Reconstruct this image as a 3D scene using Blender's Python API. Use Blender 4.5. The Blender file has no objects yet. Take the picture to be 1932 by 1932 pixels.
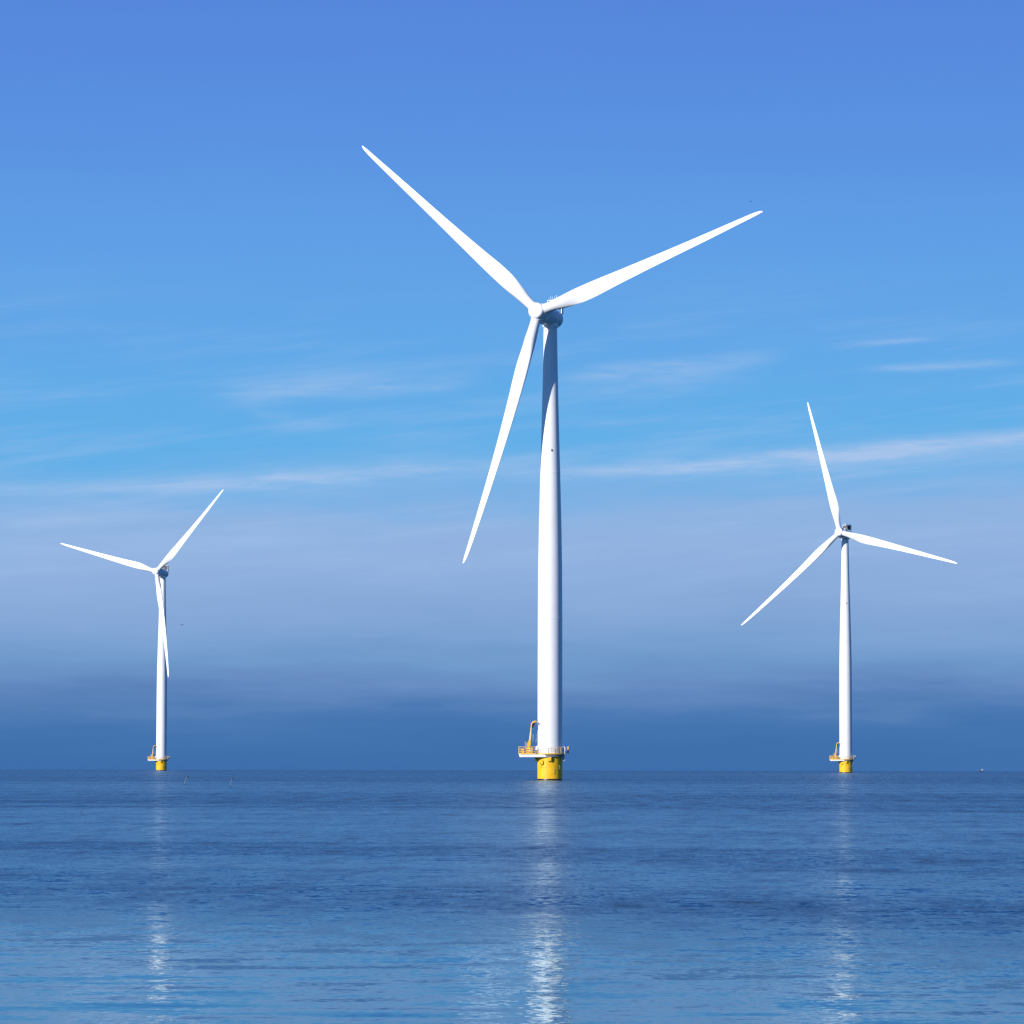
import bpy, bmesh, math, random
from mathutils import Vector, Matrix
from math import sin, cos, pi, sqrt, radians, degrees, atan2, atan

random.seed(7)
C = bpy.context.scene.collection
SC = bpy.context.scene

# ------------------------------------------------------------------ camera
CAM_H = 4.03
FPX = 7256.0                    # focal length in pixels of a 1932 px wide frame
PITCH = radians(3.6695)
ROLL = radians(0.1033)
CURV = 1.1413e-6                # curvature of the sea sheet (1 / radius)
cam = bpy.data.cameras.new('camera')
camo = bpy.data.objects.new('camera', cam)
C.objects.link(camo)
cam.sensor_width = 36.0
cam.sensor_fit = 'HORIZONTAL'
cam.lens = FPX / 1932.0 * 36.0
cam.clip_start = 1.0
cam.clip_end = 60000.0
camo.location = (0, 0, CAM_H)
# level camera looking +Y, pitched up, then rolled about its own view axis
camo.matrix_world = (Matrix.Translation((0, 0, CAM_H)) @ Matrix.Rotation(pi / 2 + PITCH, 4, 'X')
                     @ Matrix.Rotation(ROLL, 4, 'Z'))
SC.camera = camo

# ------------------------------------------------------------------ view
EXPO = 0.5
SC.view_settings.view_transform = 'Standard'
SC.view_settings.look = 'None'
SC.view_settings.exposure = EXPO
SC.view_settings.gamma = 1.0
SC.view_settings.use_curve_mapping = False
SC.cycles.use_denoising = True
SC.cycles.use_adaptive_sampling = False
SC.cycles.blur_glossy = 1.0
SC.cycles.sample_clamp_indirect = 2.0
SC.cycles.max_bounces = 6
SC.cycles.caustics_reflective = False
SC.cycles.filter_width = 1.4

# ------------------------------------------------------------------ sun
SUN_EL = radians(20.0)
SUN_AZ = radians(225.0)          # clockwise from +Y
sd = Vector((sin(SUN_AZ) * cos(SUN_EL), cos(SUN_AZ) * cos(SUN_EL), sin(SUN_EL)))
sun = bpy.data.lights.new('sun', 'SUN')
sun.energy = 3.9
sun.angle = radians(0.53)
sun.color = (1.0, 0.955, 0.90)
suno = bpy.data.objects.new('sun', sun)
C.objects.link(suno)
suno.location = sd * 300
suno.rotation_euler = sd.to_track_quat('Z', 'Y').to_euler()

# ------------------------------------------------------------------ node helpers
def lin(c):
    c = c / 255.0
    return c / 12.92 if c <= 0.04045 else ((c + 0.055) / 1.055) ** 2.4

class NT:
    def __init__(s, nt): s.nt = nt
    def n(s, t, **kw):
        o = s.nt.nodes.new(t)
        for k, v in kw.items(): setattr(o, k, v)
        return o
    def put(s, sock, v):
        if hasattr(v, 'links') or isinstance(v, bpy.types.NodeSocket): s.nt.links.new(v, sock)
        else: sock.default_value = v
    def m(s, op, a, b=0.0, c=0.0, clamp=False):
        o = s.n('ShaderNodeMath', operation=op, use_clamp=clamp)
        s.put(o.inputs[0], a)
        if len(o.inputs) > 1: s.put(o.inputs[1], b)
        if len(o.inputs) > 2: s.put(o.inputs[2], c)
        return o.outputs[0]
    def ramp01(s, x, a, b):           # smoothstep a..b
        o = s.n('ShaderNodeMapRange', interpolation_type='SMOOTHSTEP')
        s.put(o.inputs[0], x); o.inputs[1].default_value = a; o.inputs[2].default_value = b
        o.inputs[3].default_value = 0.0; o.inputs[4].default_value = 1.0
        return o.outputs[0]
    def comb(s, x, y, z=0.0):
        o = s.n('ShaderNodeCombineXYZ')
        s.put(o.inputs[0], x); s.put(o.inputs[1], y); s.put(o.inputs[2], z)
        return o.outputs[0]
    def noise(s, vec, scale, detail=3.0, rough=0.5, dim='3D', out='Fac', dist=0.0):
        o = s.n('ShaderNodeTexNoise', noise_dimensions=dim)
        s.nt.links.new(vec, o.inputs['Vector'])
        o.inputs['Scale'].default_value = scale
        o.inputs['Detail'].default_value = detail
        o.inputs['Roughness'].default_value = rough
        o.inputs['Distortion'].default_value = dist
        return o.outputs[out]
    def mixc(s, f, a, b):
        o = s.n('ShaderNodeMix', data_type='RGBA')
        s.put(o.inputs[0], f)
        s.put(o.inputs[6], a); s.put(o.inputs[7], b)
        return o.outputs[2]
    def link(s, a, b): s.nt.links.new(a, b)

# ------------------------------------------------------------------ world (sky)
W = bpy.data.worlds.new('World')
SC.world = W
W.use_nodes = True
W.node_tree.nodes.clear()
g = NT(W.node_tree)
wout = g.n('ShaderNodeOutputWorld')
bg = g.n('ShaderNodeBackground')
BG = 0.1
bg.inputs['Strength'].default_value = BG
g.link(bg.outputs[0], wout.inputs[0])
sky = g.n('ShaderNodeTexSky', sky_type='NISHITA')
sky.sun_disc = False
sky.sun_elevation = SUN_EL
sky.sun_rotation = SUN_AZ
sky.altitude = 0
sky.air_density = 1.0
sky.dust_density = 0.3
sky.ozone_density = 3.0
tc = g.n('ShaderNodeTexCoord')
sep = g.n('ShaderNodeSeparateXYZ')
g.link(tc.outputs['Generated'], sep.inputs[0])
dx, dy, dz = sep.outputs
elev = g.m('MULTIPLY', g.m('ARCSINE', dz), 180 / pi)            # degrees above the horizon
azim = g.m('MULTIPLY', g.m('ARCTAN2', dx, dy), 180 / pi)        # degrees right of north

def el_of(y): return degrees(PITCH) + degrees(atan((966.0 - y) / FPX))
def az_of(x): return degrees(atan((x - 966.0) / FPX))

KX = 1.0 / (2 ** EXPO) / BG
rows = [(-420, (70, 112, 205)), (-150, (78, 121, 213)), (0, (85, 134, 219)), (120, (88, 140, 222)), (272, (91, 147, 225)), (400, (95, 156, 229)),
        (520, (98, 162, 230)), (650, (99, 168, 232)), (740, (98, 172, 232)), (830, (99, 175, 232)), (890, (110, 177, 231)),
        (935, (124, 177, 229)), (975, (140, 179, 226)), (1040, (146, 178, 224)), (1100, (140, 174, 221)), (1150, (134, 168, 216)),
        (1200, (124, 163, 211)), (1250, (112, 154, 203)), (1290, (104, 142, 195)), (1320, (92, 132, 187)),
        (1348, (75, 121, 179)), (1380, (67, 116, 175)), (1420, (64, 113, 173)), (1460, (62, 110, 171))]
# gentle undulation of the layered haze bank
wv = g.comb(g.m('MULTIPLY', azim, 0.20), g.m('MULTIPLY', elev, 1.3))
und = g.noise(wv, 1.0, 4.0, 0.55)
und2 = g.noise(g.comb(g.m('MULTIPLY', azim, 0.5), g.m('MULTIPLY', elev, 6.0), 4.0), 1.0, 4.0, 0.6)
lowb = g.m('SUBTRACT', 1.0, g.ramp01(elev, 4.0, 6.5))
el_w = g.m('ADD', elev, g.m('MULTIPLY', g.m('MULTIPLY', g.m('SUBTRACT', und, 0.5), 1.5), g.m('MULTIPLY_ADD', lowb, 0.40, 0.45)))
el_w = g.m('ADD', el_w, g.m('MULTIPLY', g.m('MULTIPLY', g.m('SUBTRACT', und2, 0.5), 0.22), lowb))
el_w = g.m('ADD', el_w, g.m('MULTIPLY', g.m('MULTIPLY', g.m('MAXIMUM', g.m('MINIMUM', azim, 10.0), -10.0), -0.028), g.m('MULTIPLY', lowb, g.ramp01(elev, 1.5, 3.0))))
E0, E1 = -1.0, 15.0
cr = g.n('ShaderNodeValToRGB')
cr.color_ramp.interpolation = 'LINEAR'
els = sorted([(el_of(y), c) for y, c in rows])
for i, (e, c) in enumerate(els):
    p = (e - E0) / (E1 - E0)
    if i == 0: el = cr.color_ramp.elements[0]; el.position = p
    elif i == len(els) - 1: el = cr.color_ramp.elements[-1]; el.position = p
    else: el = cr.color_ramp.elements.new(p)
    el.color = (lin(c[0]), lin(c[1]), lin(c[2]), 1)
g.link(g.m('DIVIDE', g.m('SUBTRACT', el_w, E0), E1 - E0), cr.inputs[0])
low = cr.outputs[0]
# thin cirrus streaks: centre line through three directions, half width, strength
wisp = g.noise(g.comb(g.m('MULTIPLY', azim, 0.9), g.m('MULTIPLY', elev, 7.0), 1.7), 1.0, 6.0, 0.62)
warp = g.noise(g.comb(g.m('MULTIPLY', azim, 0.55), g.m('MULTIPLY', elev, 1.2), 9.1), 1.0, 4.0, 0.55)
fibre = g.noise(g.comb(g.m('MULTIPLY_ADD', elev, -3.0, g.m('MULTIPLY', azim, 0.6)), g.m('MULTIPLY_ADD', azim, -1.1, g.m('MULTIPLY', elev, 14.0)), 3.3), 1.0, 5.0, 0.65)
total = None
streaks = [  # (x0,y0),(x1,y1),(x2,y2), half width px, end fade px, strength
    ((-400, 940), (480, 909), (1180, 850), 14, 330, 0.46),
    ((230, 952), (620, 905), (1000, 868), 34, 260, 0.30),
    ((760, 902), (1480, 866), (2500, 760), 15, 480, 0.80),
    ((1250, 900), (1700, 862), (2500, 800), 30, 260, 0.30),
    ((360, 758), (600, 739), (940, 712), 19, 130, 0.45),
    ((420, 748), (520, 792), (660, 800), 16, 120, 0.22),
    ((1000, 722), (1250, 694), (1520, 668), 17, 170, 0.55),
    ((1020, 745), (1250, 726), (1480, 712), 20, 200, 0.25),
    ((1540, 661), (1660, 650), (1800, 636), 6, 90, 0.40),
    ((1600, 700), (1790, 694), (1960, 683), 8, 120, 0.45),
    ((-300, 1045), (200, 1030), (700, 1010), 26, 300, 0.30),
    ((-300, 985), (120, 972), (420, 952), 20, 200, 0.30),
    ((620, 838), (800, 832), (1000, 822), 14, 150, 0.22),
]
for (p0, p1, p2, hw, fade, st) in streaks:
    A = [(az_of(x), el_of(y)) for x, y in (p0, p1, p2)]
    (a0, e0), (a1, e1), (a2, e2) = A
    den = (a0 - a1) * (a0 - a2) * (a1 - a2)
    qa = (a2 * (e1 - e0) + a1 * (e0 - e2) + a0 * (e2 - e1)) / den
    qb = (a2 * a2 * (e0 - e1) + a1 * a1 * (e2 - e0) + a0 * a0 * (e1 - e2)) / den
    qc = (a1 * a2 * (a1 - a2) * e0 + a2 * a0 * (a2 - a0) * e1 + a0 * a1 * (a0 - a1) * e2) / den
    line = g.m('MULTIPLY_ADD', g.m('MULTIPLY_ADD', azim, qa, qb), azim, qc)
    d = g.m('SUBTRACT', elev, line)
    d = g.m('ADD', d, g.m('MULTIPLY', g.m('SUBTRACT', warp, 0.5), 0.22))
    w = degrees(hw / FPX)
    t = g.m('DIVIDE', d, w)
    gauss = g.m('POWER', 2.71828, g.m('MULTIPLY', g.m('MULTIPLY', t, t), -1.0))
    fd = degrees(fade / FPX)
    win = g.m('MULTIPLY', g.ramp01(azim, a0, a0 + fd), g.m('SUBTRACT', 1.0, g.ramp01(azim, a2 - fd, a2)))
    v = g.m('MULTIPLY', g.m('MULTIPLY', gauss, win), st)
    total = v if total is None else g.m('ADD', total, v)
tex = g.m('MULTIPLY', g.ramp01(wisp, 0.25, 0.75), g.m('MULTIPLY_ADD', fibre, 0.9, 0.45))
soft = g.noise(g.comb(g.m('MULTIPLY_ADD', elev, -0.5, g.m('MULTIPLY', azim, 0.28)), g.m('MULTIPLY_ADD', azim, -0.22, g.m('MULTIPLY', elev, 2.4)), 6.0), 1.0, 7.0, 0.6)
veil = g.m('MULTIPLY', g.m('MULTIPLY', g.ramp01(soft, 0.44, 0.75), g.m('MULTIPLY_ADD', fibre, 0.8, 0.35)), g.m('MULTIPLY', g.ramp01(elev, 1.8, 3.2), g.m('SUBTRACT', 1.0, g.ramp01(elev, 5.2, 7.6))))
veil = g.m('MULTIPLY', veil, 0.42)
total = g.m('ADD', g.m('MULTIPLY', total, g.m('MULTIPLY_ADD', tex, 0.95, 0.28)), veil, clamp=True)
low = g.mixc(total, low, (lin(166), lin(196), lin(235), 1))
sc1 = g.n('ShaderNodeVectorMath', operation='SCALE'); g.link(low, sc1.inputs[0]); sc1.inputs['Scale'].default_value = KX
# the open sky above the picture: the physical sky, deepened a little
ni = g.n('ShaderNodeVectorMath', operation='MULTIPLY'); g.link(sky.outputs[0], ni.inputs[0]); ni.inputs[1].default_value = (0.25, 0.53, 1.0)
# beside and behind the camera the bank opens into the physical sky as well
fr = g.m('MAXIMUM', g.ramp01(elev, 16.0, 48.0), g.ramp01(g.m('ABSOLUTE', azim), 35.0, 110.0))
fin = g.mixc(fr, sc1.outputs[0], ni.outputs[0])
g.link(fin, bg.inputs['Color'])

# ------------------------------------------------------------------ materials
def mat(name):
    m = bpy.data.materials.new(name); m.use_nodes = True
    m.node_tree.nodes.clear()
    k = NT(m.node_tree)
    o = k.n('ShaderNodeOutputMaterial'); b = k.n('ShaderNodeBsdfPrincipled')
    k.link(b.outputs[0], o.inputs[0])
    return m, k, b

def paint(name, col, rough=0.4, var=0.06, scale=0.6, streak=0.0, streak_col=(0.3, 0.2, 0.1), metal=0.0, lo=None):
    m, k, b = mat(name)
    t = k.n('ShaderNodeTexCoord')
    n1 = k.noise(t.outputs['Object'], scale, 5.0, 0.6)
    c1 = tuple(c * (1 - var * 2) for c in col) + (1,)
    c2 = tuple(min(c * (1 + var), 0.95) for c in col) + (1,)
    out = k.mixc(k.ramp01(n1, 0.3, 0.7), c1, c2)
    if streak > 0:
        mp = k.n('ShaderNodeMapping'); mp.inputs['Scale'].default_value = (2.6, 2.6, 0.16)
        k.link(t.outputs['Object'], mp.inputs[0])
        n2 = k.noise(mp.outputs[0], 1.0, 6.0, 0.65)
        f = k.m('MULTIPLY', k.ramp01(n2, 0.55, 0.78), streak)
        out = k.mixc(f, out, tuple(streak_col) + (1,))
    k.link(out, b.inputs['Base Color'])
    b.inputs['Roughness'].default_value = rough
    b.inputs['Metallic'].default_value = metal
    b.inputs['Specular IOR Level'].default_value = 0.35
    return m

M = {}
M['white'] = paint('white_turbine_paint', (0.80, 0.80, 0.80), 0.38, 0.02, 0.25, 0.10, (0.62, 0.60, 0.56))
M['blade'] = paint('white_blade_gelcoat', (0.82, 0.82, 0.82), 0.34, 0.015, 0.2)
M['yellow'] = paint('yellow_marine_paint', (0.84, 0.47, 0.010), 0.42, 0.06, 0.8, 0.32, (0.55, 0.24, 0.02))
M['rail'] = paint('yellow_railing_paint', (0.82, 0.49, 0.09), 0.45, 0.05, 2.0)
M['boom'] = paint('pale_yellow_boom_paint', (0.82, 0.58, 0.22), 0.45, 0.05, 2.0)
M['deckw'] = paint('pale_deck_paint', (0.74, 0.74, 0.74), 0.45, 0.04, 1.0, 0.12, (0.45, 0.36, 0.25))
M['grey'] = paint('grey_galvanised_steel', (0.42, 0.44, 0.46), 0.5, 0.08, 3.0)
M['dark'] = paint('dark_radiator_black', (0.018, 0.018, 0.02), 0.5, 0.1, 3.0)
M['weed'] = paint('dark_wet_waterline_band', (0.025, 0.02, 0.015), 0.35, 0.2, 1.5)
M['rust'] = paint('rusty_steel', (0.10, 0.055, 0.02), 0.6, 0.2, 4.0)
M['dark_grey'] = paint('dark_grey_housing_and_shade', (0.16, 0.17, 0.19), 0.4, 0.05, 3.0)
M['flag'] = paint('dark_flag_cloth', (0.02, 0.022, 0.03), 0.8, 0.1, 4.0)
M['pole'] = paint('pale_pole_plastic', (0.20, 0.23, 0.27), 0.5, 0.05, 4.0)
M['float'] = paint('dark_float_foam', (0.05, 0.06, 0.07), 0.7, 0.1, 6.0)
M['hull'] = paint('dark_boat_hull', (0.05, 0.07, 0.11), 0.4, 0.05, 1.0)
M['glass'] = paint('dark_boat_glass', (0.02, 0.03, 0.04), 0.1, 0.05, 1.0)
M['bird'] = paint('dark_feathers', (0.045, 0.045, 0.05), 0.8, 0.15, 6.0)

# sea: dark water with a Fresnel reflection; wave slopes come from world-space noise
m, k, b = mat('sea_water')
geo = k.n('ShaderNodeNewGeometry')
sp = k.n('ShaderNodeSeparateXYZ'); k.link(geo.outputs['Position'], sp.inputs[0])
X, Y = sp.outputs[0], sp.outputs[1]
P = k.comb(X, Y)
# wind patches: bands of rippled and smooth water lying across the bay, edges broken by noise
pw = k.noise(k.comb(k.m('MULTIPLY', X, 0.16), Y), 0.022, 5.0, 0.6, '2D')
pw2 = k.noise(k.comb(k.m('MULTIPLY', X, 0.12), Y, 3.0), 0.11, 6.0, 0.65, '2D')
Yb = k.m('MULTIPLY', Y, k.m('ADD', 1.0, k.m('MULTIPLY', k.m('SUBTRACT', pw, 0.5), 0.26)))
Yb = k.m('MULTIPLY', Yb, k.m('ADD', 1.0, k.m('MULTIPLY', k.m('SUBTRACT', pw2, 0.5), 0.14)))
Yb = k.m('ADD', Yb, k.m('MULTIPLY', k.m('DIVIDE', X, k.m('MAXIMUM', Y, 30.0)), 95.0))
bands = [(40, .03), (62, .06), (74, .12), (86, .26), (97, .50), (108, .76), (120, .82), (129, .60), (146, .58), (154, .84), (172, .84),
         (188, .64), (230, .62), (290, .66), (340, .92), (440, .92), (500, .72), (640, .76), (760, .95), (1100, .9), (2600, 1.0)]
rr = k.n('ShaderNodeValToRGB'); rr.color_ramp.interpolation = 'EASE'
lg = k.m('DIVIDE', k.m('LOGARITHM', k.m('DIVIDE', k.m('MAXIMUM', Yb, 41.0), 40.0), 2.718281828), math.log(2600 / 40.0))
for i, (yv, a) in enumerate(bands):
    p = math.log(yv / 40.0) / math.log(2600 / 40.0)
    if i == 0: e = rr.color_ramp.elements[0]; e.position = p
    elif i == len(bands) - 1: e = rr.color_ramp.elements[-1]; e.position = p
    else: e = rr.color_ramp.elements.new(p)
    e.color = (a, a, a, 1)
k.link(lg, rr.inputs[0])
bandv = rr.outputs[0]
# gusts: cells of every size, and streaks drawn out along the wind
gust = k.noise(k.comb(k.m('MULTIPLY', X, 0.12), Y, 0.0), 0.06, 9.0, 0.72, '2D')
ca, sa = cos(radians(3)), sin(radians(3))
WU = k.m('MULTIPLY_ADD', X, ca, k.m('MULTIPLY', Y, -sa)); WV = k.m('MULTIPLY_ADD', X, sa, k.m('MULTIPLY', Y, ca))
st1 = k.noise(k.comb(WU, k.m('MULTIPLY', WV, 0.34)), 0.9, 4.0, 0.6, '2D')
st2 = k.noise(k.comb(WU, k.m('MULTIPLY', WV, 0.16), 2.0), 0.34, 4.0, 0.6, '2D')
st3 = k.noise(k.comb(WU, k.m('MULTIPLY', WV, 0.30), 5.0), 2.2, 3.0, 0.6, '2D')
stv = k.m('ADD', k.m('SUBTRACT', st1, 0.5), k.m('SUBTRACT', st2, 0.5))
std = k.m('ADD', stv, k.m('SUBTRACT', st3, 0.5))
rip = k.m('MULTIPLY', bandv, k.m('MULTIPLY_ADD', k.ramp01(gust, 0.30, 0.70), 0.36, 0.76))
ripr = k.m('MULTIPLY', rip, k.m('MAXIMUM', k.m('MULTIPLY_ADD', stv, 2.2, 1.0), 0.50))

def slope(vec, scale, detail, rough, off):
    ad = k.n('ShaderNodeVectorMath', operation='ADD'); k.link(vec, ad.inputs[0]); ad.inputs[1].default_value = off
    c = k.noise(ad.outputs[0], scale, detail, rough, '2D', 'Color')
    s = k.n('ShaderNodeVectorMath', operation='SUBTRACT'); k.link(c, s.inputs[0]); s.inputs[1].default_value = (0.5, 0.5, 0.5)
    return s.outputs[0]
def scale(v, f):
    o = k.n('ShaderNodeVectorMath', operation='SCALE'); k.link(v, o.inputs[0]); k.put(o.inputs['Scale'], f); return o.outputs[0]
def add(a, c):
    o = k.n('ShaderNodeVectorMath', operation='ADD'); k.link(a, o.inputs[0]); k.link(c, o.inputs[1]); return o.outputs[0]
def aniso(v, ax, ay):
    o = k.n('ShaderNodeVectorMath', operation='MULTIPLY'); k.link(v, o.inputs[0]); o.inputs[1].default_value = (ax, ay, 0.0); return o.outputs[0]
crest = k.comb(k.m('MULTIPLY', X, 0.75), Y)
longc = k.comb(k.m('MULTIPLY_ADD', Y, 0.10, k.m('MULTIPLY', X, 0.36)), k.m('MULTIPLY_ADD', X, -0.04, Y))
s_fine = slope(P, 4.6, 3.0, 0.6, (3.1, 8.2, 0))
s_mid = slope(crest, 0.85, 4.0, 0.65, (13.7, 2.2, 0))
s_big = slope(crest, 0.12, 5.0, 0.62, (5.7, 21.2, 0))
s_swell = slope(longc, 0.62, 3.0, 0.5, (55.7, 1.2, 0))
s_long = slope(longc, 0.16, 2.0, 0.5, (25.7, 7.2, 0))
slo = add(scale(aniso(s_fine, 0.8, 0.62), rip), scale(aniso(s_mid, 0.5, 0.50), rip))
slo = add(slo, scale(aniso(s_big, 0.1, 0.08), rip))
slo = add(slo, k.comb(0.0, k.m('MULTIPLY', k.m('MULTIPLY', std, rip), 0.30)))
slo = add(slo, aniso(s_swell, 0.03, 0.10))
slo = add(slo, aniso(s_long, 0.01, 0.03))
fl = k.n('ShaderNodeVectorMath', operation='ADD'); k.link(slo, fl.inputs[0]); k.link(aniso(s_fine, 0.125, 0.026), fl.inputs[1])
fl2 = k.n('ShaderNodeVectorMath', operation='MULTIPLY'); k.link(fl.outputs[0], fl2.inputs[0]); fl2.inputs[1].default_value = (1, 1, 0)
fl = fl2
nn = k.n('ShaderNodeVectorMath', operation='NORMALIZE'); k.link(add(geo.outputs['Normal'], fl.outputs[0]), nn.inputs[0])
k.nt.nodes.remove(b)
gl = k.n('ShaderNodeBsdfGlossy', distribution='GGX')
gl.inputs['Color'].default_value = (0.70, 0.87, 0.945, 1)
k.link(k.m('MULTIPLY_ADD', ripr, 0.21, 0.05), gl.inputs['Roughness'])
k.link(nn.outputs[0], gl.inputs['Normal'])
df = k.n('ShaderNodeBsdfDiffuse'); df.inputs['Color'].default_value = (0.001, 0.041, 0.084, 1)
fz = k.n('ShaderNodeFresnel'); fz.inputs['IOR'].default_value = 1.333
k.link(nn.outputs[0], fz.inputs['Normal'])
ff = k.m('MULTIPLY', fz.outputs[0], k.m('MAXIMUM', k.m('MULTIPLY_ADD', ripr, -0.42, 1.0), 0.36))
ms = k.n('ShaderNodeMixShader')
k.link(ff, ms.inputs[0]); k.link(df.outputs[0], ms.inputs[1]); k.link(gl.outputs[0], ms.inputs[2])
mo = [n_ for n_ in m.node_tree.nodes if n_.type == 'OUTPUT_MATERIAL'][0]
k.link(ms.outputs[0], mo.inputs[0])
M['sea'] = m

# ------------------------------------------------------------------ object helpers
def tag(o, label=None, cat=None, group=None, kind=None):
    if label: o['label'] = label
    if cat: o['category'] = cat
    if group: o['group'] = group
    if kind: o['kind'] = kind
    return o

def thing(name, label, cat, loc, group=None):
    o = bpy.data.objects.new(name, None); C.objects.link(o)
    o.empty_display_size = 1.0
    o.location = loc
    return tag(o, label, cat, group)

def obj(name, bm, material, parent=None, smooth=True, bevel=0.0, sharp=38):
    bmesh.ops.recalc_face_normals(bm, faces=bm.faces)
    me = bpy.data.meshes.new(name)
    bm.to_mesh(me); bm.free()
    me.materials.append(material)
    o = bpy.data.objects.new(name, me); C.objects.link(o)
    if smooth:
        for p in me.polygons: p.use_smooth = True
        try: me.set_sharp_from_angle(angle=radians(sharp))
        except Exception: pass
    if bevel > 0:
        md = o.modifiers.new('bevel', 'BEVEL'); md.width = bevel; md.segments = 2; md.limit_method = 'ANGLE'
    if parent: o.parent = parent
    return o

def BM(): return bmesh.new()

def box(bm, x0, x1, y0, y1, z0, z1, rot=None, cen=None):
    vs = [bm.verts.new((x, y, z)) for z in (z0, z1) for y in (y0, y1) for x in (x0, x1)]
    for f in ((0, 1, 3, 2), (4, 6, 7, 5), (0, 4, 5, 1), (2, 3, 7, 6), (0, 2, 6, 4), (1, 5, 7, 3)):
        bm.faces.new([vs[i] for i in f])
    if rot is not None:
        for v in vs: v.co = rot @ (v.co - cen) + cen
    return vs

def tube(bm, pts, r, n=8, cap=True):
    pts = [Vector(p) for p in pts]
    rs = r if isinstance(r, (list, tuple)) else [r] * len(pts)
    rings = []
    up = Vector((0, 0, 1))
    for i, p in enumerate(pts):
        d = (pts[min(i + 1, len(pts) - 1)] - pts[max(i - 1, 0)]).normalized()
        a = d.cross(up)
        if a.length < 1e-4: a = d.cross(Vector((0, 1, 0)))
        a.normalize(); c = d.cross(a)
        rings.append([bm.verts.new(p + (a * cos(2 * pi * j / n) + c * sin(2 * pi * j / n)) * rs[i]) for j in range(n)])
    for i in range(len(rings) - 1):
        for j in range(n):
            bm.faces.new((rings[i][j], rings[i][(j + 1) % n], rings[i + 1][(j + 1) % n], rings[i + 1][j]))
    if cap:
        bm.faces.new(rings[0]); bm.faces.new(rings[-1])

def lathe(bm, prof, n=64, mtx=None, a0=0.0, a1=2 * pi):
    full = abs(a1 - a0 - 2 * pi) < 1e-6
    rings = []
    for r, z in prof:
        if r < 1e-5:
            rings.append([bm.verts.new((0, 0, z))])
        else:
            rings.append([bm.verts.new((r * cos(a0 + (a1 - a0) * j / n), r * sin(a0 + (a1 - a0) * j / n), z)) for j in range(n if full else n + 1)])
    for i in range(len(rings) - 1):
        A, B = rings[i], rings[i + 1]
        for j in range(n):
            j2 = (j + 1) % n if full else j + 1
            if len(A) == 1 and len(B) == 1: continue
            if len(A) == 1: bm.faces.new((A[0], B[j], B[j2]))
            elif len(B) == 1: bm.faces.new((A[j], A[j2], B[0]))
            else: bm.faces.new((A[j], A[j2], B[j2], B[j]))
    if full:
        if len(rings[0]) > 1: bm.faces.new(rings[0])
        if len(rings[-1]) > 1: bm.faces.new(rings[-1])
    if mtx is not None:
        for v in bm.verts: v.co = mtx @ v.co

def prism(bm, outline, z0, z1):
    lo = [bm.verts.new((x, y, z0)) for x, y in outline]
    hi = [bm.verts.new((x, y, z1)) for x, y in outline]
    n = len(outline)
    for i in range(n): bm.faces.new((lo[i], lo[(i + 1) % n], hi[(i + 1) % n], hi[i]))
    bm.faces.new(lo); bm.faces.new(hi)

def interp(tab, r):
    for (a, u), (c, v) in zip(tab, tab[1:]):
        if r <= c:
            t = (r - a) / (c - a); return u + (v - u) * t
    return tab[-1][1]

def smooth_interp(tab, r):        # monotone-ish Catmull-Rom
    xs = [a for a, _ in tab]; ys = [c for _, c in tab]
    if r <= xs[0]: return ys[0]
    if r >= xs[-1]: return ys[-1]
    i = max(j for j in range(len(xs) - 1) if xs[j] <= r)
    def sl(j):
        if j == 0: return (ys[1] - ys[0]) / (xs[1] - xs[0])
        if j == len(xs) - 1: return (ys[-1] - ys[-2]) / (xs[-1] - xs[-2])
        return (ys[j + 1] - ys[j - 1]) / (xs[j + 1] - xs[j - 1])
    h = xs[i + 1] - xs[i]; t = (r - xs[i]) / h
    return ((2 * t**3 - 3 * t**2 + 1) * ys[i] + (t**3 - 2 * t**2 + t) * h * sl(i)
            + (-2 * t**3 + 3 * t**2) * ys[i + 1] + (t**3 - t**2) * h * sl(i + 1))

# ------------------------------------------------------------------ sea sheet
bm = BM()
NR, NA = 260, 288
radii = [0.0] + [3.0 * (9000.0 / 3.0) ** (i / (NR - 1.0)) for i in range(NR)]
prev = [bm.verts.new((0, 0, 0))]
for r in radii[1:]:
    ring = [bm.verts.new((r * sin(2 * pi * j / NA), r * cos(2 * pi * j / NA), -r * r * CURV / 2)) for j in range(NA)]
    for j in range(NA):
        j2 = (j + 1) % NA
        if len(prev) == 1: bm.faces.new((prev[0], ring[j2], ring[j]))
        else: bm.faces.new((prev[j], prev[j2], ring[j2], ring[j]))
    prev = ring
bm.normal_update()
sea = obj('sea', bm, M['sea'])
for p in sea.data.polygons:
    pass
tag(sea, kind='structure')

def sea_z(x, y): return -(x * x + y * y) * CURV / 2

# ------------------------------------------------------------------ wind turbine
YAW = radians(26.2); TILT = radians(5.85); HUBZ = 95.2; OVER = 5.9; RB = 54.0
n_ax = Vector((-sin(YAW) * cos(TILT), -cos(YAW) * cos(TILT), sin(TILT)))    # upwind along the shaft
e1 = Vector((cos(YAW), -sin(YAW), 0)); e2 = n_ax.cross(e1).normalized()
hub_c = Vector((0, 0, HUBZ)) + n_ax * OVER
# shaft frame: local x = e1, y = e2, z = n_ax
def frame(x, y, z, o):
    return Matrix(((x.x, y.x, z.x, o.x), (x.y, y.y, z.y, o.y), (x.z, y.z, z.z, o.z), (0, 0, 0, 1)))
SHAFT = frame(e1, e2, n_ax, hub_c)

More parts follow.
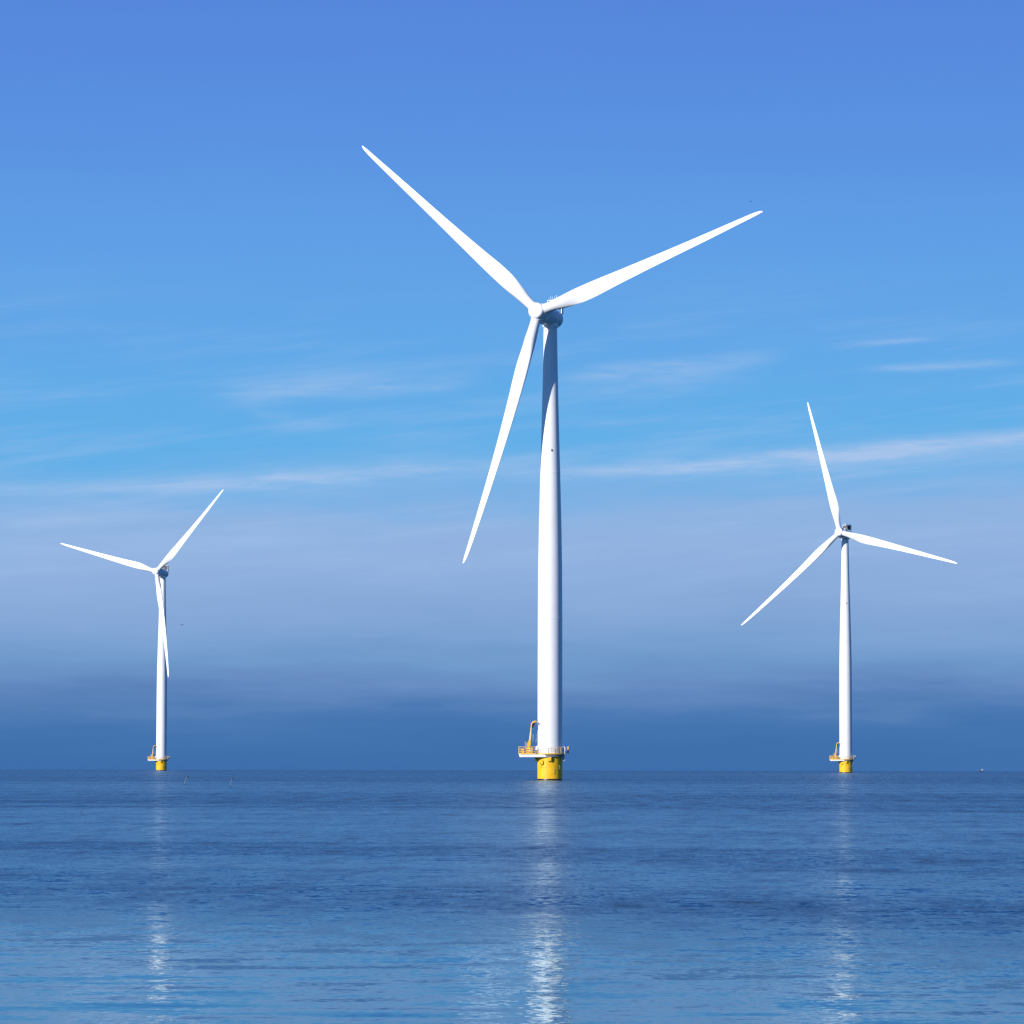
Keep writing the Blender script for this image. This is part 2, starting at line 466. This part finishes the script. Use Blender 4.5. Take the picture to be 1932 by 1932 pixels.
def blade_bm():
    chord = [(1.5, 2.0), (2.6, 2.02), (4.0, 2.2), (5.5, 2.55), (7.2, 2.86), (9.0, 3.14), (11, 3.26), (14, 3.18), (18, 2.82), (25, 2.30),
             (33, 1.80), (41, 1.40), (48, 1.0), (51.5, 0.78), (52.8, 0.60), (53.5, 0.40), (53.9, 0.22), (54.0, 0.05)]
    lead = [(1.5, -1.0), (3, -1.0), (5.5, -1.12), (9, -1.33), (14, -1.35), (18, -1.25), (25, -1.05), (33, -0.80), (41, -0.55), (48, -0.32), (51.5, -0.16),
            (53.0, 0.0), (53.6, 0.14), (54, 0.36)]
    thick = [(1.5, 1.0), (3, 0.99), (5, 0.78), (7, 0.55), (9, 0.40), (12, 0.33), (18, 0.26), (25, 0.22), (40, 0.18), (54, 0.16)]
    twist = [(1.5, 15.0), (9, 13.0), (18, 7.5), (30, 3.0), (45, 0.5), (54, -0.5)]
    blend = [(1.5, 1.0), (3.0, 1.0), (6.0, 0.55), (9.5, 0.0), (54, 0.0)]
    rs = [1.5, 2.0, 2.6, 3.2, 4, 4.7, 5.5, 6.3, 7.2, 8, 9, 10, 11, 12.5, 14, 16, 18, 21, 25, 29, 33, 37, 41, 44.5, 48, 50, 51.5, 52.2, 52.8, 53.2, 53.5, 53.75, 53.9, 54.0]
    N = 44
    bm = BM(); rings = []
    for r in rs:
        c = smooth_interp(chord, r); le = smooth_interp(lead, r); t = interp(thick, r); tw = radians(smooth_interp(twist, r)); b_ = interp(blend, r)
        off = 0.045 * r + 3.4 * (r / RB) ** 2 - 0.045 * 0
        ring = []
        for j in range(N):
            th = 2 * pi * j / N
            s = (1 - cos(th)) / 2
            yc = 0.5 * sin(th)
            yt = 5 * t * (0.2969 * sqrt(max(s, 0)) - 0.126 * s - 0.3516 * s * s + 0.2843 * s**3 - 0.1036 * s**4)
            camber = 0.035 * sin(pi * s) + 0.05 * s * s * (1 - s) * 2
            ya = camber + (yt if sin(th) >= 0 else -yt)
            y = (b_ * yc + (1 - b_) * ya) * c
            x = le + s * c
            xr = x * cos(tw) - y * sin(tw); yr = x * sin(tw) + y * cos(tw)
            ring.append(bm.verts.new((xr, yr - off, r)))
        rings.append(ring)
    for A, B in zip(rings, rings[1:]):
        for j in range(N): bm.faces.new((A[j], A[(j + 1) % N], B[(j + 1) % N], B[j]))
    bm.faces.new(rings[0]); bm.faces.new(rings[-1])
    return bm

def blade_matrix(ang):
    d = e1 * cos(ang) + e2 * sin(ang)
    y = -n_ax
    x = y.cross(d)
    return frame(x, y, d, hub_c)

DECK = 5.34
GROUP = 'offshore wind turbines standing in the sea'

def rail_run(bm_rail, bm_post, pts, closed=False, step=1.05, rr_=0.03):
    for h in (1.45, 0.98, 0.52):
        P_ = [(x, y, DECK + h) for x, y in pts]
        tube(bm_rail, P_, rr_ if h < 1.4 else rr_ * 1.25, 6)
    # posts evenly along the run
    L = [0.0]
    for a, c in zip(pts, pts[1:]): L.append(L[-1] + math.hypot(c[0] - a[0], c[1] - a[1]))
    n = max(1, round(L[-1] / step))
    for i in range(n + 1):
        s = L[-1] * i / n
        for q in range(len(L) - 1):
            if s <= L[q + 1] + 1e-6:
                t = (s - L[q]) / max(L[q + 1] - L[q], 1e-6)
                x = pts[q][0] + (pts[q + 1][0] - pts[q][0]) * t; y = pts[q][1] + (pts[q + 1][1] - pts[q][1]) * t
                tube(bm_post, [(x, y, DECK), (x, y, DECK + 1.47)], 0.04, 6); break

def arc(r, a0, a1, n=24, cx=0, cy=0):
    return [(cx + r * cos(radians(a0 + (a1 - a0) * i / n)), cy + r * sin(radians(a0 + (a1 - a0) * i / n))) for i in range(n + 1)]

def make_turbine():
    root = thing('wind_turbine', '', 'wind turbine', (0, 0, 0), GROUP)
    # foundation
    bm = BM(); lathe(bm, [(2.56, -2.5), (2.56, 4.6), (2.62, 4.62), (2.62, 4.74)], 72)
    fo = obj('foundation', bm, M['yellow'], root)
    bm = BM(); lathe(bm, [(2.60, -1.0), (2.60, 0.24), (2.585, 0.30)], 72)
    obj('waterline_band', bm, M['weed'], fo)
    # eye ring hanging on the front of the shell, with a short drop cable below
    bm = BM()
    ax = -1.58; ay = -sqrt(2.56**2 - ax * ax)
    nrm = Vector((ax, ay, 0)).normalized(); tg = Vector((-nrm.y, nrm.x, 0))
    cen = Vector((ax, ay, 3.58)) + nrm * 0.13
    pts = [cen + tg * (0.36 * cos(a)) + Vector((0, 0, 0.46 * sin(a))) for a in [radians(100 - 300 * i / 28) for i in range(29)]]
    tube(bm, pts, [0.03 + 0.05 * sin(pi * min(1, i / 26)) for i in range(29)], 8)
    tube(bm, [cen + Vector((0, 0, -.46)) - tg * .18, cen + Vector((0, 0, -1.15)) - tg * .2], 0.025, 6)
    obj('mooring_ring', bm, M['rust'], fo)
    for (px, z0, z1) in ((0.76, 1.3, 2.25), (1.86, 2.35, 2.95)):
        bm = BM()
        py = -sqrt(2.56**2 - px * px); q = Vector((px, py, 0)).normalized()
        a = Vector((px, py, z0)); c = Vector((px, py, z1))
        tube(bm, [a, a + q * .14, c + q * .14, c], 0.045, 8)
        obj('handhold', bm, M['deckw'], fo)
    # support brackets below the deck
    for ad in (268, 181, 359, 92):
        bm = BM(); d = Vector((cos(radians(ad)), sin(radians(ad)), 0)); t = Vector((-d.y, d.x, 0))
        for sgn in (-0.30, 0.30):
            q = [(2.5, 3.86), (3.02, 3.86), (3.10, 4.70), (2.5, 4.70)]
            A = [bm.verts.new(d * r + t * (sgn - .05) + Vector((0, 0, z))) for r, z in q]
            B = [bm.verts.new(d * r + t * (sgn + .05) + Vector((0, 0, z))) for r, z in q]
            for i in range(4): bm.faces.new((A[i], A[(i + 1) % 4], B[(i + 1) % 4], B[i]))
            bm.faces.new(A); bm.faces.new(B)
        vs = box(bm, 2.98, 3.06, -.25, .25, 3.90, 4.68)
        R_ = Matrix.Rotation(radians(ad), 3, 'Z')
        for v in vs: v.co = R_ @ v.co
        obj('support_bracket', bm, M['yellow'], fo, bevel=0.01)
    # deck: round platform with a lay-down bay on one side
    ol = arc(3.25, -150, 130, 44)
    ol += [(-2.6, 2.75), (-5.9, 2.75), (-6.45, 2.2), (-6.45, -2.2), (-5.9, -2.75), (-2.9, -2.75)]
    bm = BM(); prism(bm, ol, DECK - 0.07, DECK)
    dk = obj('deck', bm, M['rail'], root, bevel=0.015)
    bm = BM(); lathe(bm, [(2.70, 4.745), (2.95, 4.76), (3.02, 5.265)], 64)
    obj('ring_girder', bm, M['dark_grey'], dk)  # dark grey colour stands in for the shade under the deck overhang
    bm = BM()
    prism(bm, [(0.35, -2.93), (0.35, -2.72), (-2.75, -2.55), (-2.75, 2.55), (-5.7, 2.6), (-6.15, 2.1), (-6.2, -2.15), (-5.75, -2.66), (-2.9, -2.70)], 4.70, 5.267)
    for v in bm.verts:
        if v.co.z > 5 and v.co.x < -5.5: v.co.x *= 1.025
    obj('bay_girder', bm, M['deckw'], dk, bevel=0.02)
    bm = BM(); box(bm, 2.3, 3.05, -1.2, 0.4, 3.90, 4.735)
    obj('cable_box', bm, M['grey'], dk, bevel=0.03)
    # railing
    br = BM(); bp = br
    rail_run(br, bp, [(-2.95, -2.7), (-5.85, -2.68), (-6.38, -2.15), (-6.38, 2.15), (-5.85, 2.68), (-2.6, 2.68)], step=1.15, rr_=0.045)
    rail_run(br, bp, [(-2.7, -2.68)] + arc(3.2, -133, 128, 40), step=1.05, rr_=0.022)
    obj('railing', br, M['rail'], dk)
    bm = BM()                                   # kick plate round the deck edge
    for a, c in zip(ol, ol[1:] + ol[:1]):
        d = Vector((c[0] - a[0], c[1] - a[1], 0)); nrm = Vector((d.y, -d.x, 0)).normalized() * 0.012
        q = [Vector((a[0], a[1], DECK + .002)), Vector((c[0], c[1], DECK + .002)), Vector((c[0], c[1], DECK + .2)), Vector((a[0], a[1], DECK + .2))]
        A = [bm.verts.new(v * 1 + nrm * -1 - nrm) for v in q]; B = [bm.verts.new(v - nrm * 4) for v in q]
        for i in range(4): bm.faces.new((A[i], A[(i + 1) % 4], B[(i + 1) % 4], B[i]))
        bm.faces.new(A); bm.faces.new(B)
    obj('kick_plate', bm, M['rail'], dk, smooth=False)
    # panels and boxes on the bay
    bm = BM(); box(bm, -4.95, -3.55, -2.45, -1.75, DECK, DECK + 1.25)
    c1 = obj('equipment_cabinet', bm, M['rail'], dk, bevel=0.03)
    bm = BM(); box(bm, -4.30, -3.78, -2.48, -2.452, DECK + 0.55, DECK + 1.05)
    obj('cabinet_plate', bm, M['deckw'], c1)
    bm = BM(); box(bm, -6.0, -5.3, -1.8, -0.2, DECK, DECK + 1.15)
    obj('equipment_cabinet', bm, M['rail'], dk, bevel=0.03)
    bm = BM(); lathe(bm, [(0.0, 0), (0.42, 0), (0.42, 0.9), (0.36, 1.3), (0.2, 1.62), (0, 1.7)], 24, Matrix.Translation((-2.62, -1.0, DECK)))
    obj('tank', bm, M['deckw'], dk)
    bm = BM()
    box(bm, 1.72, 2.42, -2.35, -1.85, DECK, DECK + 1.4)
    obj('equipment_cabinet', bm, M['dark_grey'], dk, bevel=0.03)
    bm = BM()
    for px in (2.42, 3.02):
        tube(bm, [(px, -1.75, DECK), (px, -1.75, DECK + 1.5)], 0.08, 8)
    tube(bm, [(2.42, -1.75, DECK + 1.45), (3.02, -1.75, DECK + 1.45)], 0.05, 8)
    tube(bm, [(2.42, -1.75, DECK + .75), (3.02, -1.75, DECK + .75)], 0.05, 8)
    obj('gate', bm, M['deckw'], dk)
    bm = BM()                                   # boat landing head hanging off the far right edge
    vs = box(bm, 3.52, 3.86, -.5, .5, DECK + 0.05, DECK + 1.6)
    for v in vs:
        if v.co.x < 3.6: v.co.z = DECK + 0.8 + (v.co.z - DECK - 0.8) * 0.82
    box(bm, 3.2, 3.56, -.35, -.25, DECK + .3, DECK + .42)
    box(bm, 3.2, 3.56, .25, .35, DECK + .3, DECK + .42)
    obj('ladder_head', bm, M['yellow'], dk, bevel=0.03)
    # davit crane
    bm = BM()
    lathe(bm, [(0.34, 0), (0.34, 0.35), (0.24, 0.4), (0.24, 1.75)], 20, Matrix.Translation((-4.33, -1.5, DECK)))
    cr_ = obj('crane', bm, M['yellow'], root)
    bm = BM()
    P0 = Vector((-4.36, -1.5, DECK + 1.6)); P1 = Vector((-4.12, -1.5, DECK + 2.85))
    for t0, t1, w0, w1 in ((0, 1, 0.34, 0.17),):
        A = []
        for p, w in ((P0, 0.30), (P0.lerp(P1, 0.45), 0.34), (P1, 0.16)):
            A.append([bm.verts.new(p + Vector((sx * w, sy * 0.2, sx * -0.06))) for sx, sy in ((-1, -1), (1, -1), (1, 1), (-1, 1))])
        for U, V in zip(A, A[1:]):
            for i in range(4): bm.faces.new((U[i], U[(i + 1) % 4], V[(i + 1) % 4], V[i]))
        bm.faces.new(A[0]); bm.faces.new(A[-1])
    obj('crane_housing', bm, M['yellow'], cr_, bevel=0.03)
    bm = BM(); tube(bm, [(-4.15, -1.5, DECK + 2.6), (-3.78, -1.5, DECK + 5.75)], [0.17, 0.13], 10)
    tube(bm, [(-4.02, -1.62, DECK + 2.55), (-3.86, -1.62, DECK + 4.3)], 0.06, 8)
    obj('crane_boom', bm, M['boom'], cr_)
    bm = BM()
    tube(bm, [(-3.80, -1.5, DECK + 5.6), (-3.66, -1.5, DECK + 6.15), (-3.42, -1.5, DECK + 6.45), (-3.08, -1.5, DECK + 6.60), (-2.72, -1.5, DECK + 6.55)], [0.16, 0.24, 0.24, 0.22, 0.14], 10)
    obj('crane_head', bm, M['yellow'], cr_)
    bm = BM(); tube(bm, [(-3.52, -1.5, DECK + 6.25), (-3.54, -1.5, DECK + 5.75), (-3.6, -1.5, DECK + 5.3)], [0.3, 0.28, 0.08], 10)
    tube(bm, [(-3.24, -1.5, DECK + 6.45), (-3.22, -1.5, DECK + 5.95)], [0.14, 0.1], 8)
    obj('crane_hook', bm, M['dark'], cr_)
    bm = BM()
    for px, hh in ((-5.05, 2.6), (-4.78, 2.35)):
        tube(bm, [(px, -1.2, DECK), (px, -1.2, DECK + hh)], 0.055, 8)
    obj('mast', bm, M['grey'], dk)
    # ladder frame beside the tower door
    bm = BM()
    for px in (-3.46, -2.82):
        tube(bm, [(px, -0.6, DECK + 2.55), (px, -0.6, DECK + 3.95)], 0.045, 6)
    for h in (2.75, 3.15, 3.55, 3.92):
        tube(bm, [(-3.46, -0.6, DECK + h), (-2.82, -0.6, DECK + h)], 0.04, 6)
    tube(bm, [(-3.46, -0.6, DECK + 2.7), (-3.42, -0.6, DECK)], 0.05, 6)
    tube(bm, [(-2.82, -0.6, DECK + 2.7), (-3.42, -0.6, DECK + 1.6)], 0.06, 6)
    obj('ladder', bm, M['grey'], dk)
    # tower
    prof = [(2.60, DECK - 0.13), (2.60, DECK + 0.10), (2.54, DECK + 0.12), (2.54, 20.0), (2.52, 33.0), (2.55, 33.02), (2.55, 33.10), (2.52, 33.12), (2.47, 44.0), (2.33, 52.0),
            (2.06, 63.0), (2.09, 63.02), (2.09, 63.10), (2.055, 63.12), (1.80, 72.5), (1.575, 82.0), (1.46, 88.0), (1.40, 93.4)]
    bm = BM(); lathe(bm, prof, 96)
    tw = obj('tower', bm, M['white'], root, sharp=20)
    bm = BM()
    q = Vector((sin(radians(8)), -cos(radians(8)), 0))
    pz = 67.6; pr = interp([(63.1, 2.055), (72.5, 1.80)], pz)
    box(bm, q.x * pr - .13, q.x * pr + .13, q.y * pr - .14, q.y * pr + .04, pz - .2, pz + .2)
    obj('tower_lamp', bm, M['dark_grey'], tw, bevel=0.02)
    bm = BM()
    px = -2.28; py = -sqrt(2.54**2 - px * px)
    box(bm, px - .12, px + .28, py - .35, py + .05, 11.32, 11.40)
    box(bm, px + .0, px + .2, py - .34, py - .14, 11.40, 11.62)
    obj('tower_lamp', bm, M['dark_grey'], tw, bevel=0.02)
    # nacelle: direct drive drum plus rounded canopy
    bm = BM(); lathe(bm, [(1.72, -1.42), (1.98, -1.55), (2.08, -1.70), (2.08, -3.10), (1.98, -3.22)], 64, SHAFT)
    gen = obj('generator', bm, M['white'], root)
    prof = [(1.90, -3.20), (1.92, -3.6), (1.92, -7.2), (1.88, -7.9), (1.74, -8.4), (1.45, -8.75), (0.95, -8.95), (0.0, -9.02)]
    bm = BM(); lathe(bm, prof, 64)
    for v in bm.verts:                       # slightly flattened top and deeper belly
        if v.co.y > 1.55: v.co.y = 1.55 + (v.co.y - 1.55) * 0.25
    for v in bm.verts: v.co = SHAFT @ v.co
    na = obj('nacelle', bm, M['white'], root)
    bm = BM(); lathe(bm, [(1.62, 93.1), (1.62, 93.40), (1.50, 94.2)], 48)
    obj('yaw_collar', bm, M['white'], na)
    # cooler on the roof at the rear
    bm = BM()
    for sx in (-1, 1):
        box(bm, sx * 1.66 - .06, sx * 1.66 + .06, 1.0, 4.05, -8.35, -7.55)
    box(bm, -1.6, 1.6, 3.95, 4.05, -8.35, -7.55)
    box(bm, -1.6, -0.3, 2.72, 2.82, -8.05, -7.60)
    for v in bm.verts: v.co = SHAFT @ v.co
    co = obj('cooler', bm, M['white'], root, smooth=False)
    bm = BM(); box(bm, -1.57, 1.57, 2.15, 3.93, -8.30, -8.06)
    for v in bm.verts: v.co = SHAFT @ v.co
    obj('radiator', bm, M['dark'], co, smooth=False)
    for (x0, x1, h) in ((-0.95, -1.25, .95), (-0.7, -.7, .85), (-0.2, -.2, .9), (0.05, .3, 1.0), (0.5, .5, .7), (1.45, 1.45, .45), (-1.5, -1.5, .45)):
        bm = BM()
        tube(bm, [(x0, 4.0, -7.95), (x0 + (x1 - x0) * .5, 4.0 + h * .6, -7.95), (x1, 4.0 + h, -7.95)] + ([(0.02, 5.07, -7.95)] if h == 1.0 else []), 0.045, 6)
        for v in bm.verts: v.co = SHAFT @ v.co
        obj('wind_sensor', bm, M['deckw'], co)
    bm = BM(); lathe(bm, [(0, 0), (.16, 0), (.16, .3), (.1, .42), (0, .45)], 16)
    Rx = Matrix.Rotation(-pi / 2, 4, 'X')
    for v in bm.verts: v.co = SHAFT @ (Rx @ v.co + Vector((1.2, 4.05, -7.95)))
    obj('beacon', bm, M['dark_grey'], co)
    # hub
    hp = [(1.70, -1.44), (1.74, -1.3), (1.76, -0.2), (1.74, 0.55), (1.70, 0.95), (1.66, 1.10), (1.56, 1.28), (1.36, 1.44), (1.0, 1.58), (0.55, 1.66), (0, 1.69)]
    bm = BM(); lathe(bm, hp, 72, SHAFT)
    hb = obj('hub', bm, M['blade'], root, sharp=50)
    for i in range(3):
        bm = BM(); lathe(bm, [(1.10, 1.35), (1.13, 1.42), (1.13, 1.76), (1.08, 1.82), (1.0, 1.83)], 48)
        o = obj('blade_collar', bm, M['blade'], hb)
        o['slot'] = i
    me = None
    for i in range(3):
        if me is None:
            o = obj('blade', blade_bm(), M['blade'], root, sharp=70); me = o.data
        else:
            o = bpy.data.objects.new('blade', me); C.objects.link(o); o.parent = root
        o['slot'] = i
    return root

def set_phase(root, ph):
    for ch in list(root.children):
        if ch.name.startswith('blade'):
            ch.matrix_local = blade_matrix(ph + ch['slot'] * 2 * pi / 3)
        if ch.name.startswith('hub'):
            for q in ch.children: q.matrix_local = blade_matrix(ph + q['slot'] * 2 * pi / 3)

def dup(root):
    r = root.copy(); C.objects.link(r)
    for ch in list(root.children):
        c = ch.copy(); C.objects.link(c); c.parent = r
        for gch in list(ch.children):
            d = gch.copy(); C.objects.link(d); d.parent = c
    return r

proto = make_turbine()
spots = [
    (7.85, 788.96, 138.2, 'tall central white wind turbine nearest to the viewer, one blade hanging down beside its tower'),
    (-168.85, 1858.3, 165.2, 'small distant white wind turbine at the left, lower blade crossing its own tower'),
    (133.34, 1537.1, 104.7, 'distant white wind turbine at the right, one blade pointing almost straight up'),
]
roots = [proto] + [dup(proto) for _ in spots[1:]]
for r, (x, y, ph, lab) in zip(roots, spots):
    r.location = (x, y, sea_z(x, y))
    r['label'] = lab
    set_phase(r, radians(ph))
for o in bpy.data.objects:
    if 'slot' in o: del o['slot']

# ------------------------------------------------------------------ pixel (1932 px frame) to a place on the sea
def ray(x, y):
    c, s = cos(-ROLL), sin(-ROLL)
    u, v = x - 966.0, y - 966.0
    u, v = u * c - v * s, u * s + v * c
    d = Vector((u / FPX, 1.0, -v / FPX))
    return (Matrix.Rotation(PITCH, 3, 'X') @ d).normalized()
def on_sea(x, y):
    d = ray(x, y); a, b_ = 2.0, 2600.0
    t = 20.0
    while t < 2600:
        p = Vector((0, 0, CAM_H)) + d * t
        if p.z <= sea_z(p.x, p.y): return p
        t += 0.25
    return p
def at(x, y, dist):
    d = ray(x, y); return Vector((0, 0, CAM_H)) + d * (dist / d.y)

# marker poles
def marker(base, top, flags, label):
    b_ = on_sea(*base); t_ = at(top[0], top[1], b_.y)
    r = thing('marker_pole', label, 'marker buoy', b_, 'leaning marker poles floating left of the central turbine')
    v = t_ - b_
    bm = BM(); tube(bm, [-v * 0.25, v], [0.04, 0.03], 8)
    obj('pole', bm, M['pole'], r)
    bm = BM(); lathe(bm, [(0, -.15), (.12, -.12), (.17, 0), (.14, .1), (.05, .15)], 16)
    obj('float', bm, M['float'], r)
    for (fa, fb, w, h) in flags:
        bm = BM(); p = v * fa
        sx = w
        pts = []
        nn_ = 6
        A = []
        for i in range(nn_ + 1):
            u = i / nn_
            yy = 0.04 * sin(u * 5)
            A.append([bm.verts.new(p + Vector((fb + u * sx, yy + dy_, z_))) for dy_ in (-.012, .012) for z_ in (-h / 2 * (1 - .25 * u), h / 2 * (1 - .2 * u))])
        for U, V_ in zip(A, A[1:]):
            for a, c in ((0, 1), (1, 3), (3, 2), (2, 0)): bm.faces.new((U[a], U[c], V_[c], V_[a]))
        bm.faces.new((A[0][0], A[0][1], A[0][3], A[0][2])); bm.faces.new((A[-1][0], A[-1][1], A[-1][3], A[-1][2]))
        obj('flag', bm, M['flag'], r, smooth=False)
marker((347.2, 1480.3), (352.6, 1464.2), [(0.94, 0.0, 0.36, 0.20)], 'thin leaning marker pole nearer the left turbine, with a narrow dark flag at its top')
marker((434.3, 1484.6), (437.6, 1467.5), [(0.86, -0.10, 0.26, 0.30), (1.02, 0.12, 0.14, 0.14)], 'leaning marker pole with a broad dark double flag, farther right of the two poles')

# small motorboat on the horizon
def boat():
    p = at(1851.5, 1454.0, 2350.0)
    p.z = sea_z(p.x, p.y)
    r = thing('motorboat', 'tiny pale motorboat with dark hull on the horizon beyond the right turbine', 'boat', p)
    bm = BM()
    secs = [(-2.1, .75, .0), (-1.0, .85, .0), (0.3, .8, .03), (1.3, .5, .12), (2.1, .03, .3)]
    R_ = []
    for x, w, lift in secs:
        R_.append([bm.verts.new((-x, yy, zz + lift)) for yy, zz in ((-w, .75), (-w * .8, .1), (0, -.25), (w * .8, .1), (w, .75))])
    for U, V_ in zip(R_, R_[1:]):
        for i in range(4): bm.faces.new((U[i], U[i + 1], V_[i + 1], V_[i]))
        bm.faces.new((U[0], V_[0], V_[4], U[4]))
    bm.faces.new(R_[0]); bm.faces.new(R_[-1])
    obj('hull', bm, M['hull'], r)
    bm = BM(); vs = box(bm, -0.2, 1.7, -.6, .6, .75, 2.0)
    for v in vs:
        if v.co.z > 1.5: v.co.x = 0.75 + (v.co.x - .75) * .78; v.co.y *= .85
    ca = obj('cabin', bm, M['grey'], r, bevel=.04)
    bm = BM(); box(bm, 0.15, 1.3, -.585, -.555, 1.35, 1.72)
    obj('cabin_window', bm, M['glass'], ca)
    bm = BM(); tube(bm, [(0.5, 0, 1.95), (0.5, 0, 3.3)], .05, 6)
    obj('mast', bm, M['grey'], r)
    r.scale = (0.7, 0.7, 0.7)
boat()

# birds
def bird(x, y, dist, span, rz, dihedral, bank, label):
    o_ = at(x, y, dist)
    bm = BM()
    # body along local y, wings along x, one continuous surface
    secs = [(-1.0, 0, -.05), (-.55, .22, .42), (-.15, .16, .5), (.15, .16, .5), (.55, .26, .4), (1.0, .34, .06)]
    st = []
    N = 21
    for i in range(N):
        u = -1 + 2 * i / (N - 1)
        au = abs(u)
        bend = dihedral * (au * (1.3 - au) * 1.6)
        body = math.exp(-(u / .07) ** 2)
        ch = 0.20 * (1 - au ** 2.2) + 0.01 + body * 0.28
        sw = -0.10 * au + (0.06 if au < .5 else 0.06 - (au - .5) * .34)
        th = 0.012 + body * 0.07
        cx = u * 0.5; cy = sw
        st.append([bm.verts.new(Vector((cx, cy + ch * .45, bend * .5)) * span), bm.verts.new(Vector((cx, cy, bend * .5 + th)) * span),
                   bm.verts.new(Vector((cx, cy - ch * .55, bend * .5)) * span), bm.verts.new(Vector((cx, cy, bend * .5 - th)) * span)])
    for U, V_ in zip(st, st[1:]):
        for i in range(4): bm.faces.new((U[i], U[(i + 1) % 4], V_[(i + 1) % 4], V_[i]))
    bm.faces.new(st[0]); bm.faces.new(st[-1])
    o = obj('bird', bm, M['bird'])
    o.location = o_
    o.rotation_euler = (radians(-25), bank, rz)
    tag(o, label, 'bird', 'birds flying over the sea')
bird(344.3, 1179.3, 1150.0, 1.35, radians(20), 0.42, radians(-6), 'dark bird with raised wings gliding just right of the left turbine tower')
bird(1416.5, 380.0, 900.0, 0.95, radians(-50), -0.25, radians(20), 'tiny dark bird high in the sky above the tip of the right-pointing blade')
